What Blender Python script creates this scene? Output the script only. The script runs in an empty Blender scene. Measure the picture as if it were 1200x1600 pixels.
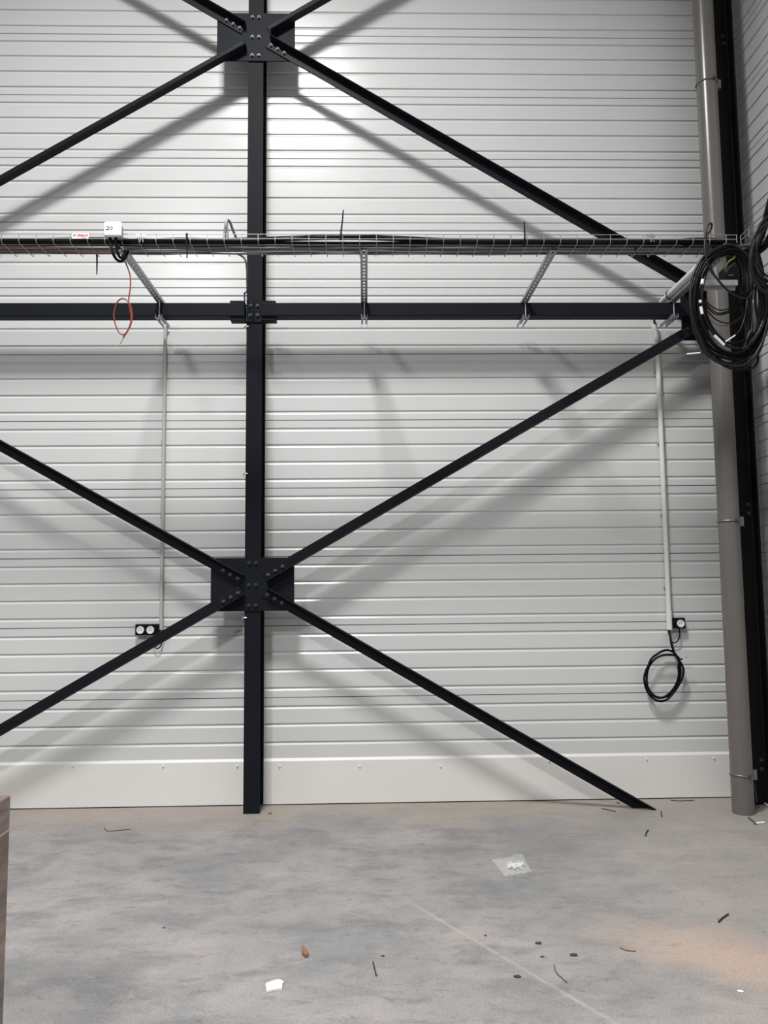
import bpy, bmesh, math, random
from mathutils import Vector, Matrix

SC = bpy.context.scene
COL = SC.collection

# ------------------------------------------------------------------ camera
F_PX, PITCH, YAW, ROLL, CAM_H = 1218.08, 0.0921, 0.0249, -0.0096, 1.532
WALL_Y, WALL_X = 5.639, 2.91

def cam_axes():
    fw = Vector((math.sin(YAW)*math.cos(PITCH), math.cos(YAW)*math.cos(PITCH), math.sin(PITCH)))
    rt = Vector((math.cos(YAW), -math.sin(YAW), 0))
    up = rt.cross(fw)
    r2 = rt*math.cos(ROLL) + up*math.sin(ROLL)
    u2 = -rt*math.sin(ROLL) + up*math.cos(ROLL)
    return r2, u2, fw
AX, AY, AZ = cam_axes()
CAM = Vector((0, 0, CAM_H))

def ray(x, y):
    return AZ + AX*((x-600)/F_PX) - AY*((y-800)/F_PX)

def P(x, y, Y):            # photograph measurement -> point at depth Y (metres from the camera)
    d = ray(x, y); return CAM + d*(Y/d.y)

def PZ(x, y, z=0.0):       # photograph measurement -> point on the horizontal plane z
    d = ray(x, y); return CAM + d*((z-CAM_H)/d.z)

cd = bpy.data.cameras.new('camera')
cam = bpy.data.objects.new('camera', cd); COL.objects.link(cam)
cd.sensor_fit = 'VERTICAL'; cd.sensor_height = 36; cd.lens = 36*F_PX/1600
cd.clip_start = .05; cd.clip_end = 100
cam.matrix_world = Matrix(((AX.x, AY.x, -AZ.x, 0), (AX.y, AY.y, -AZ.y, 0), (AX.z, AY.z, -AZ.z, CAM_H), (0, 0, 0, 1)))
SC.camera = cam

# ------------------------------------------------------------------ world, lamps, exposure
w = bpy.data.worlds.new('hall_ambient'); SC.world = w; w.use_nodes = True
bg = w.node_tree.nodes['Background']
bg.inputs[0].default_value = (.93, .97, 1.0, 1); bg.inputs[1].default_value = .25

def area(name, loc, sx, sy, power, color=(1, .995, .98), target=None, spread=150):
    l = bpy.data.lights.new(name, 'AREA'); l.shape = 'RECTANGLE'; l.size = sx; l.size_y = sy
    l.energy = power; l.color = color; l.spread = math.radians(spread)
    o = bpy.data.objects.new(name, l); COL.objects.link(o); o.location = loc
    if target: o.rotation_euler = (Vector(target)-Vector(loc)).to_track_quat('-Z', 'Y').to_euler()
    return o
# high-bay fitting hanging in front of the column, long axis square to the wall
area('bay_or_fill_lamp', (-.92, 1.85, 7.85), .90, 1.05, 470)
# added fill lamps behind and beside the camera, brightening the walls
area('bay_or_fill_lamp', (-3.2, -3.6, 7.85), .80, 1.0, 620)
area('bay_or_fill_lamp', (-7.4, 1.85, 7.85), .80, 1.0, 110)
SC.view_settings.view_transform = 'Standard'; SC.view_settings.look = 'None'
SC.view_settings.gamma = 1; SC.view_settings.exposure = .05
SC.view_settings.use_curve_mapping = False

# ------------------------------------------------------------------ materials
MATS = {}
def mat(name, col, rough=.5, metal=0.0, spec=.5, noise=0.0, nscale=30, bump=0.0, bscale=200, trans=0.0, alpha=1.0, coat=0.0):
    if name in MATS: return MATS[name]
    m = bpy.data.materials.new(name); m.use_nodes = True; nt = m.node_tree
    b = nt.nodes['Principled BSDF']
    b.inputs['Base Color'].default_value = (*col, 1); b.inputs['Roughness'].default_value = rough
    b.inputs['Metallic'].default_value = metal; b.inputs['Specular IOR Level'].default_value = spec
    b.inputs['Transmission Weight'].default_value = trans; b.inputs['Alpha'].default_value = alpha
    b.inputs['Coat Weight'].default_value = coat
    tc = nt.nodes.new('ShaderNodeTexCoord')
    if noise:
        n = nt.nodes.new('ShaderNodeTexNoise'); n.inputs['Scale'].default_value = nscale; n.inputs['Detail'].default_value = 5
        nt.links.new(tc.outputs['Object'], n.inputs['Vector'])
        mx = nt.nodes.new('ShaderNodeMix'); mx.data_type = 'RGBA'
        mx.inputs[6].default_value = (*[c*(1-noise) for c in col], 1); mx.inputs[7].default_value = (*[min(1, c*(1+noise)) for c in col], 1)
        nt.links.new(n.outputs['Fac'], mx.inputs[0]); nt.links.new(mx.outputs[2], b.inputs['Base Color'])
    if bump:
        n = nt.nodes.new('ShaderNodeTexNoise'); n.inputs['Scale'].default_value = bscale; n.inputs['Detail'].default_value = 3
        nt.links.new(tc.outputs['Object'], n.inputs['Vector'])
        bp = nt.nodes.new('ShaderNodeBump'); bp.inputs['Strength'].default_value = bump; bp.inputs['Distance'].default_value = .002
        nt.links.new(n.outputs['Fac'], bp.inputs['Height']); nt.links.new(bp.outputs[0], b.inputs['Normal'])
    MATS[name] = m; return m

M_PANEL = mat('panel_paint', (.56, .565, .56), .25, spec=.42, noise=.03, nscale=3)
M_FLASH = mat('flashing_paint', (.68, .665, .645), .42, noise=.03, nscale=3)
M_BACK = mat('panel_backing', (.10, .10, .095), .8, noise=.1)
M_STEEL = mat('anthracite_paint', (.0095, .0110, .0145), .50, spec=.06, noise=.15, nscale=8, bump=.15)
M_BRACE = mat('brace_paint', (.0100, .0114, .0145), .45, spec=.07, noise=.15, nscale=8, bump=.1)
M_STEEL2 = mat('corner_steel_paint', (.0028, .003, .0038), .55, spec=.2, noise=.15, nscale=8)
M_BOLT = mat('bolt_zinc', (.085, .085, .09), .5, metal=.5, noise=.15)
M_BOLTD = mat('bolt_dark', (.035, .037, .042), .4, metal=.2, noise=.15)
M_GALV = mat('galvanised_steel', (.36, .37, .38), .45, metal=.75, noise=.2, nscale=25)
M_WIRE = mat('zinc_wire', (.34, .34, .34), .38, metal=.6, noise=.1)
M_PVC = mat('grey_pvc', (.125, .113, .105), .27, spec=.45, noise=.06, nscale=6)
M_CLAMP = mat('clamp_zinc', (.20, .20, .20), .4, metal=.6, noise=.1)
M_COND = mat('conduit_grey', (.42, .415, .40), .45, noise=.05)
M_CONDL = mat('conduit_light', (.62, .62, .60), .42, noise=.05)
M_BLACK = mat('cable_black', (.0040, .0040, .0044), .42, spec=.12, noise=.1)
M_BLACKG = mat('cable_black_sheen', (.008, .0077, .0077), .36, spec=.3, noise=.15)
M_CGREY = mat('cable_grey', (.075, .082, .095), .4, noise=.1)
M_CBLUE = mat('cable_blue', (.022, .035, .065), .4, noise=.1)
M_CRED = mat('cable_red', (.24, .03, .022), .4, noise=.1)
M_CPINK = mat('cable_dull_red', (.085, .042, .040), .45, noise=.1)
M_YELL = mat('earth_wire_yellow', (.22, .24, .04), .4, noise=.1)
M_WHITE = mat('white_plastic', (.70, .70, .70), .38, noise=.02)
M_PAPER = mat('white_paper', (.80, .79, .78), .8, noise=.06, nscale=60)
M_TAG = mat('tag_white', (.85, .85, .85), .5, noise=.02)
M_INK = mat('ink_dark', (.02, .02, .02), .6, noise=.05)
M_INKR = mat('ink_red', (.55, .02, .06), .6, noise=.05)
M_CHROME = mat('polished_metal', (.60, .60, .60), .30, metal=.9, noise=.05)
M_HOOK = mat('tube_metal', (.22, .22, .215), .35, metal=.7, noise=.1)
M_REDD = mat('lever_dark_red', (.10, .008, .008), .4, noise=.1)
M_RUST = mat('brown_chip', (.20, .105, .06), .8, noise=.3, nscale=80)
M_DIRT = mat('dark_debris', (.05, .042, .038), .9, noise=.3, nscale=60)

def cardboard():
    m = mat('wrapped_cardboard', (.19, .125, .09), .35, noise=.0, coat=.5)
    nt = m.node_tree; b = nt.nodes['Principled BSDF']
    tc = nt.nodes.new('ShaderNodeTexCoord'); mp = nt.nodes.new('ShaderNodeMapping')
    mp.inputs['Rotation'].default_value = (.6, 0, 0); mp.inputs['Scale'].default_value = (3, 2, 9)
    n = nt.nodes.new('ShaderNodeTexNoise'); n.inputs['Scale'].default_value = 2.2; n.inputs['Detail'].default_value = 6
    nt.links.new(tc.outputs['Object'], mp.inputs[0]); nt.links.new(mp.outputs[0], n.inputs['Vector'])
    r = nt.nodes.new('ShaderNodeValToRGB'); r.color_ramp.elements[0].position = .35; r.color_ramp.elements[0].color = (.13, .085, .06, 1)
    r.color_ramp.elements[1].position = .72; r.color_ramp.elements[1].color = (.30, .22, .175, 1)
    nt.links.new(n.outputs['Fac'], r.inputs[0]); nt.links.new(r.outputs[0], b.inputs['Base Color'])
    bp = nt.nodes.new('ShaderNodeBump'); bp.inputs['Strength'].default_value = .5; bp.inputs['Distance'].default_value = .01
    nt.links.new(n.outputs['Fac'], bp.inputs['Height']); nt.links.new(bp.outputs[0], b.inputs['Normal'])
    return m
M_CARD = cardboard()

def floor_material():
    m = bpy.data.materials.new('concrete_floor'); m.use_nodes = True; nt = m.node_tree; L = nt.links.new
    b = nt.nodes['Principled BSDF']; b.inputs['Specular IOR Level'].default_value = .35
    tc = nt.nodes.new('ShaderNodeTexCoord')
    def noise(scale, detail=6, rough=.6, map_scale=(1, 1, 1), rot=0, dist=0, off=(0, 0, 0)):
        mp = nt.nodes.new('ShaderNodeMapping'); mp.inputs['Scale'].default_value = map_scale; mp.inputs['Rotation'].default_value = (0, 0, rot)
        mp.inputs['Location'].default_value = off
        L(tc.outputs['Object'], mp.inputs[0]); n = nt.nodes.new('ShaderNodeTexNoise')
        n.inputs['Scale'].default_value = scale; n.inputs['Detail'].default_value = detail; n.inputs['Roughness'].default_value = rough
        n.inputs['Distortion'].default_value = dist
        L(mp.outputs[0], n.inputs['Vector']); return n.outputs['Fac']
    def ramp(f, p0, p1, c0=0, c1=1):
        r = nt.nodes.new('ShaderNodeMapRange'); r.inputs[1].default_value = p0; r.inputs[2].default_value = p1
        r.inputs[3].default_value = c0; r.inputs[4].default_value = c1; L(f, r.inputs[0]); return r.outputs[0]
    def mix(a, bcol, fac):
        x = nt.nodes.new('ShaderNodeMix'); x.data_type = 'RGBA'
        if isinstance(a, tuple): x.inputs[6].default_value = (*a, 1)
        else: L(a, x.inputs[6])
        if isinstance(bcol, tuple): x.inputs[7].default_value = (*bcol, 1)
        else: L(bcol, x.inputs[7])
        L(fac, x.inputs[0]); return x.outputs[2]
    def math_(op, a, c, clamp=False):
        x = nt.nodes.new('ShaderNodeMath'); x.operation = op; x.use_clamp = clamp
        for i, v in enumerate((a, c)):
            if isinstance(v, (int, float)): x.inputs[i].default_value = v
            else: L(v, x.inputs[i])
        return x.outputs[0]
    base = mix((.30, .297, .297), (.43, .395, .382), ramp(noise(1.6, 7, .62), .38, .62))
    # bluish grey clouding where the slab was power-floated
    base = mix(base, (.195, .200, .206), ramp(noise(3.3, 9, .72, (.8, 1.5, 1), .25, .35), .47, .64, 0, .62))
    base = mix(base, (.15, .155, .165), ramp(noise(9, 9, .78, (.8, 2.2, 1), -.2, .5, (3, 1, 0)), .54, .68, 0, .6))
    base = mix(base, (.46, .44, .42), ramp(noise(7, 8, .7, (1, 1.5, 1), .2, .4, (7, 2, 0)), .56, .72, 0, .6))
    sep = nt.nodes.new('ShaderNodeSeparateXYZ'); L(tc.outputs['Object'], sep.inputs[0])
    X, Y = sep.outputs[0], sep.outputs[1]
    # sandy dust lying along the wall
    wob = math_('MULTIPLY', noise(2.2, 4), .9)
    fy = ramp(math_('ADD', Y, wob), 5.45, 5.95, 0, .75)
    base = mix(base, (.44, .375, .32), fy)
    # paler, warmer tone towards the right
    fx = ramp(math_('ADD', X, math_('MULTIPLY', noise(1.5, 5), 1.6)), 1.5, 2.7, 0, .5)
    base = mix(base, (.48, .43, .39), fx)
    # orange-pink dust patch
    c = PZ(1155, 1498)
    dx = math_('SUBTRACT', X, c.x); dy = math_('SUBTRACT', Y, c.y)
    dy2 = math_('MULTIPLY', math_('ADD', dy, math_('MULTIPLY', dx, .55)), 1.6)
    d2 = math_('SQRT', math_('ADD', math_('MULTIPLY', dx, dx), math_('MULTIPLY', dy2, dy2)), 0)
    d3 = math_('ADD', d2, math_('MULTIPLY', noise(4, 7, .7), .8))
    base = mix(base, (.62, .45, .35), ramp(d3, 1.02, .45, 0, .75))
    # thin pale cut line across the slab
    a = PZ(668, 1426); e = PZ(960, 1598)
    n = Vector((-(e.y-a.y), e.x-a.x, 0)).normalized(); k = n.x*a.x + n.y*a.y
    dl = math_('ABSOLUTE', math_('SUBTRACT', math_('ADD', math_('MULTIPLY', X, n.x), math_('MULTIPLY', Y, n.y)), k), 0)
    lim = ramp(Y, a.y+.25, a.y-.1, 0, 1)
    ln = math_('MULTIPLY', math_('MULTIPLY', ramp(dl, .014, .003, 0, .6), lim), ramp(noise(3, 3), .35, .55, .35, 1))
    base = mix(base, (.60, .53, .45), ln)
    base = mix(base, (.11, .11, .12), ramp(noise(14, 9, .8, (1, 1.8, 1), .5, .4, (1, 8, 0)), .57, .70, 0, .6))
    # scratches and rubbed tyre marks
    sc = ramp(noise(3.1, 9, .78, (.5, 6, 1), .35, 1.2), .665, .69, 0, .35)
    base = mix(base, (.19, .19, .19), sc)
    sc2 = ramp(noise(2.3, 9, .8, (5, .6, 1), .9, 1.5, (4, 4, 0)), .69, .71, 0, .3)
    base = mix(base, (.52, .50, .48), sc2)
    fine = ramp(noise(110, 4, .8), .3, .7, .50, .86)
    mul = nt.nodes.new('ShaderNodeMix'); mul.data_type = 'RGBA'; mul.blend_type = 'MULTIPLY'; mul.inputs[0].default_value = 1
    cmb = nt.nodes.new('ShaderNodeCombineColor')
    for i in range(3): L(fine, cmb.inputs[i])
    L(base, mul.inputs[6]); L(cmb.outputs[0], mul.inputs[7])
    L(mul.outputs[2], b.inputs['Base Color'])
    L(ramp(noise(4, 6), .3, .7, .5, .75), b.inputs['Roughness'])
    bp = nt.nodes.new('ShaderNodeBump'); bp.inputs['Strength'].default_value = .35; bp.inputs['Distance'].default_value = .003
    L(noise(45, 6, .7), bp.inputs['Height']); L(bp.outputs[0], b.inputs['Normal'])
    return m

# ------------------------------------------------------------------ builders
def link(o, parent=None):
    COL.objects.link(o)
    if parent: o.parent = parent
    return o

def mesh_obj(name, verts, faces, m, parent=None, smooth=False, loc=None):
    me = bpy.data.meshes.new(name); me.from_pydata([tuple(v) for v in verts], [], faces); me.update()
    bm = bmesh.new(); bm.from_mesh(me); bmesh.ops.recalc_face_normals(bm, faces=bm.faces)
    if smooth:
        for e in bm.edges:
            if len(e.link_faces) == 2 and e.calc_face_angle(0) > .9: e.smooth = False
    bm.to_mesh(me); bm.free()
    if smooth:
        for p in me.polygons: p.use_smooth = True
    if m: me.materials.append(m)
    o = bpy.data.objects.new(name, me)
    if loc is not None: o.location = loc
    return link(o, parent)

def tagit(o, label=None, cat=None, group=None, kind=None):
    if label: o['label'] = label
    if cat: o['category'] = cat
    if group: o['group'] = group
    if kind: o['kind'] = kind
    return o

def empty(name, loc, label, cat, group=None):
    o = bpy.data.objects.new(name, None); o.location = loc; o.empty_display_size = .05
    link(o); return tagit(o, label, cat, group)

class MB:
    def __init__(s): s.v = []; s.f = []
    def box(s, x0, x1, y0, y1, z0, z1):
        n = len(s.v)
        s.v += [Vector(p) for p in ((x0, y0, z0), (x1, y0, z0), (x1, y1, z0), (x0, y1, z0), (x0, y0, z1), (x1, y0, z1), (x1, y1, z1), (x0, y1, z1))]
        s.f += [tuple(n+i for i in q) for q in ((0, 3, 2, 1), (4, 5, 6, 7), (0, 1, 5, 4), (1, 2, 6, 5), (2, 3, 7, 6), (3, 0, 4, 7))]
        return s
    def prism(s, poly, ext, origin=Vector(), ux=Vector((1, 0, 0)), uy=Vector((0, 0, 1)), un=Vector((0, 1, 0))):
        n = len(s.v); k = len(poly)
        for e in (0, ext):
            s.v += [origin+ux*a+uy*b+un*e for a, b in poly]
        s.f.append(tuple(range(n, n+k))); s.f.append(tuple(range(n+2*k-1, n+k-1, -1)))
        for i in range(k):
            j = (i+1) % k; s.f.append((n+i, n+j, n+k+j, n+k+i))
        return s
    def tube(s, pts, r, sides=8, closed=False, cap=True):
        pts = [Vector(p) for p in pts]; N = len(pts); n0 = len(s.v)
        rs = r if isinstance(r, (list, tuple)) else [r]*N
        prev = None
        for i, p in enumerate(pts):
            a = pts[(i-1) % N] if (closed or i > 0) else p
            c = pts[(i+1) % N] if (closed or i < N-1) else p
            t = (c-a); t = t.normalized() if t.length > 1e-9 else Vector((0, 0, 1))
            if prev is None:
                u = Vector((0, 0, 1)) if abs(t.z) < .9 else Vector((1, 0, 0))
            else: u = prev
            u = (u - t*u.dot(t)).normalized(); prev = u; v = t.cross(u)
            for k in range(sides):
                an = 2*math.pi*k/sides
                s.v.append(p + (u*math.cos(an)+v*math.sin(an))*rs[i])
        rings = N if closed else N-1
        for i in range(rings):
            j = (i+1) % N
            for k in range(sides):
                l = (k+1) % sides
                s.f.append((n0+i*sides+k, n0+i*sides+l, n0+j*sides+l, n0+j*sides+k))
        if cap and not closed:
            s.f.append(tuple(n0+k for k in range(sides))); s.f.append(tuple(n0+(N-1)*sides+k for k in reversed(range(sides))))
        return s
    def build(s, name, m, parent=None, smooth=False, base=None):
        """base: world point used as object origin (subtracted from the vertices)"""
        b = Vector(base) if base is not None else None
        if parent is not None:
            off = Vector(parent.location)
            q = parent
            while q.parent: q = q.parent; off += Vector(q.location)
        else: off = Vector()
        org = b if b is not None else off
        o = mesh_obj(name, [v-org for v in s.v], s.f, m, None, smooth)
        o.location = org-off
        if parent is not None: o.parent = parent
        return o

def centre(pts):
    return sum(pts, Vector())/len(pts)

def smooth_path(pts, n=6, closed=False):
    pts = [Vector(p) for p in pts]; N = len(pts); out = []
    rng = range(N) if closed else range(N-1)
    for i in rng:
        p0 = pts[(i-1) % N] if (closed or i > 0) else pts[0]
        p1 = pts[i]; p2 = pts[(i+1) % N]
        p3 = pts[(i+2) % N] if (closed or i+2 < N) else pts[-1]
        for k in range(n):
            t = k/n
            out.append(.5*((2*p1)+(-p0+p2)*t+(2*p0-5*p1+4*p2-p3)*t*t+(-p0+3*p1-3*p2+p3)*t**3))
    if not closed: out.append(pts[-1])
    return out

def bevel(o, wd=.003, seg=2):
    m = o.modifiers.new('bevel', 'BEVEL'); m.width = wd; m.segments = seg; m.limit_method = 'ANGLE'
    return o

def disc_poly(r, n=16, ph=0):
    return [(r*math.cos(2*math.pi*i/n+ph), r*math.sin(2*math.pi*i/n+ph)) for i in range(n)]

# bolt: hexagon head, washer and stub, axis along -Y, shared mesh
def bolt_mesh(name, m, rh=.0105):
    b = MB()
    b.prism(disc_poly(rh*1.25, 14), -.003, Vector((0, 0, 0)))
    b.prism(disc_poly(rh, 6, .3), -.009, Vector((0, -.003, 0)))
    b.prism(disc_poly(rh*.5, 8), -.006, Vector((0, -.012, 0)))
    me = bpy.data.meshes.new(name); me.from_pydata([tuple(v) for v in b.v], [], b.f)
    bm = bmesh.new(); bm.from_mesh(me); bmesh.ops.recalc_face_normals(bm, faces=bm.faces); bm.to_mesh(me); bm.free()
    me.materials.append(m); return me
BOLT_Z = bolt_mesh('bolt_zinc', M_BOLT); BOLT_D = bolt_mesh('bolt_dark', M_BOLTD)

def world_loc(o):
    v = Vector(o.location)
    while o.parent: o = o.parent; v += Vector(o.location)
    return v

def bolt(pos, parent, me=BOLT_Z, rot=None, name='bolt'):
    o = bpy.data.objects.new(name, me); o.location = Vector(pos)-world_loc(parent)
    if rot: o.rotation_euler = rot
    return link(o, parent)

# ------------------------------------------------------------------ the setting: floor and walls
fl = MB().box(-5.4, WALL_X+.12, -2.2, WALL_Y+.12, -.15, 0).build('floor', floor_material())
tagit(fl, 'grey concrete floor with bluish clouding and an orange dust patch', kind='structure')

X_LEFT = -5.2; TOP = 8.23
JOINTS = [.232, .737, 1.242, 1.735, 2.232, 2.732, 3.228, 3.734, 4.239, 4.742, 5.24, 5.732, 6.232, 6.732, 7.232, 7.732, 8.232]
GROOVES = (.066, .193, .318, .439)

def panel_mesh(length, h, name):
    prof = [(.0025, .022), (.0025, .0015), (.004, 0)]
    for g in GROOVES:
        g = g*h/.5
        prof += [(g-.020, 0), (g-.017, .0012), (g-.0045, .0085), (g-.001, .0085), (g+.005, .0012), (g+.007, 0)]
    prof += [(h-.004, 0), (h-.0025, .0015), (h-.0025, .022)]
    v = []; f = []
    for z, d in prof: v += [(0, d, z), (length, d, z)]
    for i in range(len(prof)-1): f.append((2*i, 2*i+1, 2*i+3, 2*i+2))
    me = bpy.data.meshes.new(name); me.from_pydata(v, [], f); me.update()
    bm = bmesh.new(); bm.from_mesh(me)
    bmesh.ops.recalc_face_normals(bm, faces=bm.faces); bm.to_mesh(me); bm.free()
    me.materials.append(M_PANEL); return me

def wall(name, label, origin, rotz, length):
    o = MB().box(0, length, .022, .10, 0, TOP).build(name, M_BACK)
    o.location = origin; o.rotation_euler = (0, 0, rotz)
    tagit(o, label, kind='structure')
    cache = {}
    for i in range(len(JOINTS)-1):
        h = round(JOINTS[i+1]-JOINTS[i], 4)
        if h not in cache: cache[h] = panel_mesh(length, h, 'wall_panel')
        p = bpy.data.objects.new('wall_panel', cache[h]); p.location = (0, 0, JOINTS[i]); link(p, o)
    return o
wall('wall_back', 'back wall clad in off-white horizontally ribbed metal trays', (X_LEFT, WALL_Y, 0), 0, WALL_X-X_LEFT+.02)
wall('wall_right', 'right wall of the same ribbed off-white metal cladding', (WALL_X, WALL_Y+.02, 0), -math.pi/2, 7.6)

def baseboard(name, label, origin, rotz, length):
    b = MB(); prof = [(.008, .004), (.008, -.012), (.30, -.012), (.318, -.0015), (.318, .004)]
    for z, d in prof: b.v += [Vector((0, d, z)), Vector((length, d, z))]
    n = len(prof)
    for i in range(n):
        j = (i+1) % n; b.f.append((2*i, 2*i+1, 2*j+1, 2*j))
    b.f.append(tuple(2*i for i in range(n))); b.f.append(tuple(2*i+1 for i in reversed(range(n))))
    o = b.build(name, M_FLASH); o.location = origin; o.rotation_euler = (0, 0, rotz)
    return tagit(o, label, kind='structure')
bb = baseboard('baseboard_back', 'smooth off-white metal flashing along the foot of the back wall', (X_LEFT, WALL_Y, 0), 0, WALL_X-X_LEFT)
baseboard('baseboard_right', 'smooth off-white metal flashing along the foot of the right wall', (WALL_X, WALL_Y-.015, 0), -math.pi/2, 7.5)
# screws of the flashing
sm = MB(); sm.prism(disc_poly(.0085, 12), -.002); sm.prism(disc_poly(.0055, 6), -.007, Vector((0, -.002, 0)))
tmp = sm.build('screw', M_WHITE); SCREW = tmp.data; bpy.data.objects.remove(tmp)
for px in (-130, -10, 113, 255, 371, 437, 562, 688, 858, 1010, 1115):
    q = P(px, 1197 if px < 900 else 1185, WALL_Y-.012)
    s = bpy.data.objects.new('screw', SCREW); s.location = (q.x-X_LEFT, -.012, q.z if px < 700 else .277); link(s, bb)

# ------------------------------------------------------------------ steel column in the middle
CX = -.777; CF = 5.43
col = empty('steel_column', (CX, CF+.11, 0), 'tall anthracite steel column standing in the middle of the wall', 'column')
MB().box(CX-.055, CX+.055, CF, CF+.0095, .001, TOP).build('front_flange', M_STEEL, col)
MB().box(CX-.055, CX+.055, CF+.1905, CF+.20, .012, TOP).build('rear_flange', M_STEEL, col)
MB().box(CX-.003, CX+.003, CF+.0095, CF+.1905, .012, TOP).build('web', M_STEEL, col)

def gusset(x0, z0, x1, z1):
    g = MB().box(x0, x1, CF-.0105, CF-.0005, z0, z1).build('gusset_plate', M_STEEL, col); bevel(g, .002, 1)
    for fx in (-.024, .024):
        for fz in (.11, .49, .90):
            bolt((CX+fx, CF-.0105, z0+(z1-z0)*fz), g, BOLT_D)
    return g
gusset(-1.061, 5.368, -.489, 5.745)
gusset(-1.064, 1.355, -.490, 1.722)
# splice at the horizontal rail: two bolted cleats and the wings of the plate behind the rails
for sx in (-1, 1):
    x0, x1 = sorted((CX+sx*.0025, CX+sx*.054))
    a = MB().box(x0, x1, CF-.012, CF-.0005, 3.396, 3.562).build('angle_cleat', M_STEEL, col); bevel(a, .002, 1)
    for z in (3.445, 3.515): bolt((CX+sx*.026, CF-.012, z), a, BOLT_D)
for sx in (-1, 1):
    x0, x1 = sorted((CX+sx*.0575, CX+sx*.160))
    MB().box(x0, x1, 5.350, 5.442, 3.5145, 3.5275).build('seat_plate', M_STEEL, col)
    MB().box(x0, x1, 5.365, 5.446, 3.3935, 3.4165).build('seat_plate', M_STEEL, col)

X0C = 2.545; BF, BK = 5.350, 5.447; BZ0, BZ1 = 3.417, 3.514
# ------------------------------------------------------------------ horizontal rails
def rail(x0, x1, label):
    o = bpy.data.objects.new('horizontal_rail', None); o.location = ((x0+x1)/2, (BF+BK)/2, BZ0); link(o)
    tagit(o, label, 'beam', None)
    r = MB()
    r.box(x0, x1, BF, BK, BZ0, BZ1)
    t = r.build('square_tube', M_STEEL, o); bevel(t, .006, 2)
    return o
rail(X_LEFT+.02, CX-.0575, 'anthracite square steel rail left of the column at half height')
rail(CX+.0575, X0C-.004, 'anthracite square steel rail right of the column, carrying the bracket arms')

# ------------------------------------------------------------------ diagonal braces: rolled angles
def brace(pa, pb, top_leg, label, xa=None, xb=None, za=None, zb=None, bolts=(), bmat=BOLT_Z, cut=False, wd=.074, out=.064):
    """pa, pb: points on the centre line of the flat leg (plane y = CF-.02). xa/xb, za/zb: where to start and end."""
    a = Vector(pa); b = Vector(pb); d = (b-a); d.y = 0; d.normalize()
    A, B = a.copy(), b.copy()
    if xa is not None: A = a + d*((xa-a.x)/d.x)
    if xb is not None: B = a + d*((xb-a.x)/d.x)
    if zb is not None: B = a + d*((zb-a.z)/d.z)
    n = Vector((-d.z, 0, d.x))
    if n.z < 0: n = -n
    Y1 = CF-.0110; Y0 = Y1-.008                       # flat leg thickness 8 mm, back against the gusset
    if top_leg: sec = [(-wd/2, Y1), (wd/2, Y1), (wd/2, Y1-out), (wd/2-.008, Y1-out), (wd/2-.008, Y0), (-wd/2, Y0)]
    else: sec = [(wd/2, Y1), (-wd/2, Y1), (-wd/2, Y1-out), (-wd/2+.008, Y1-out), (-wd/2+.008, Y0), (wd/2, Y0)]
    mid = (A+B)/2
    root = empty('diagonal_brace', (B.x if cut else mid.x, Y1, 0 if cut else mid.z), label, 'brace')
    m = MB()
    for end, pt in ((0, A), (1, B)):
        for s, y in sec:
            v = Vector((pt.x, y, pt.z)) + n*s
            if cut and end == 1: v = v + d*((.001-v.z)/d.z)
            m.v.append(v)
    k = len(sec)
    m.f.append(tuple(range(k))); m.f.append(tuple(range(2*k-1, k-1, -1)))
    for i in range(k):
        j = (i+1) % k; m.f.append((i, j, k+j, k+i))
    o = m.build('angle_bar', M_BRACE, root); bevel(o, .0032, 2)
    for t in bolts:
        q = A + d*t if not isinstance(t, tuple) else A
        off = .0 if not top_leg else -.006
        bolt((q.x+n.x*off, Y0, q.z+n.z*off), root, bmat)
    return root
BY = CF-.019
BT = (.03, .087, .144)
brace(P(436, 77, BY), P(640, 194, BY), True, 'long angle brace falling right from the upper gusset plate to the corner', xa=P(419, 60, BY).x, xb=2.42, bolts=BT)
brace(P(361, 35, BY), P(300, 0, BY), True, 'angle brace rising left from the upper gusset plate out of frame', xa=P(381, 40, BY).x, xb=-3.4, bolts=BT)
brace(P(440, 36, BY), P(520, -10, BY), False, 'angle brace rising right from the upper gusset plate out of frame', xa=P(420, 44, BY).x, xb=2.2, bolts=())
brace(P(381, 70, BY), P(0, 282, BY), False, 'angle brace falling left from the upper gusset plate above the tray', xa=P(382, 70, BY).x, xb=-3.95, bolts=())
brace(P(414, 901, BY), P(640, 770, BY), False, 'angle brace rising right from the lower gusset plate to the corner', xa=P(413, 901, BY).x, xb=2.42, bolts=BT)
brace(P(414, 925, BY), P(640, 1054, BY), True, 'angle brace falling right from the lower gusset plate to the floor', xa=P(413, 925, BY).x, zb=0, bolts=BT, cut=True)
brace(P(373, 903, BY), P(0, 696, BY), True, 'angle brace rising left from the lower gusset plate', xa=P(378, 905, BY).x, xb=-3.95, bolts=BT)
brace(P(373, 926, BY), P(0, 1141, BY), False, 'angle brace falling left from the lower gusset plate past the double socket', xa=P(378, 925, BY).x, zb=0, bolts=BT, cut=True)

# ------------------------------------------------------------------ corner column (H section seen on its web)
X0c, X1c, Yc = 2.545, 2.765, 5.45
cc = empty('steel_column', ((X0c+X1c)/2, Yc, 0), 'nearly black steel column in the corner behind the grey downpipe', 'column')
MB().box(X0c, X0c+.0107, Yc-.075, Yc+.075, .001, TOP).build('flange', M_STEEL2, cc)
MB().box(X1c-.0107, X1c, Yc-.075, Yc+.075, .001, TOP).build('flange', M_STEEL2, cc)
wb = MB().box(X0c+.0107, X1c-.0107, Yc-.0036, Yc+.0036, .001, TOP)
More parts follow.
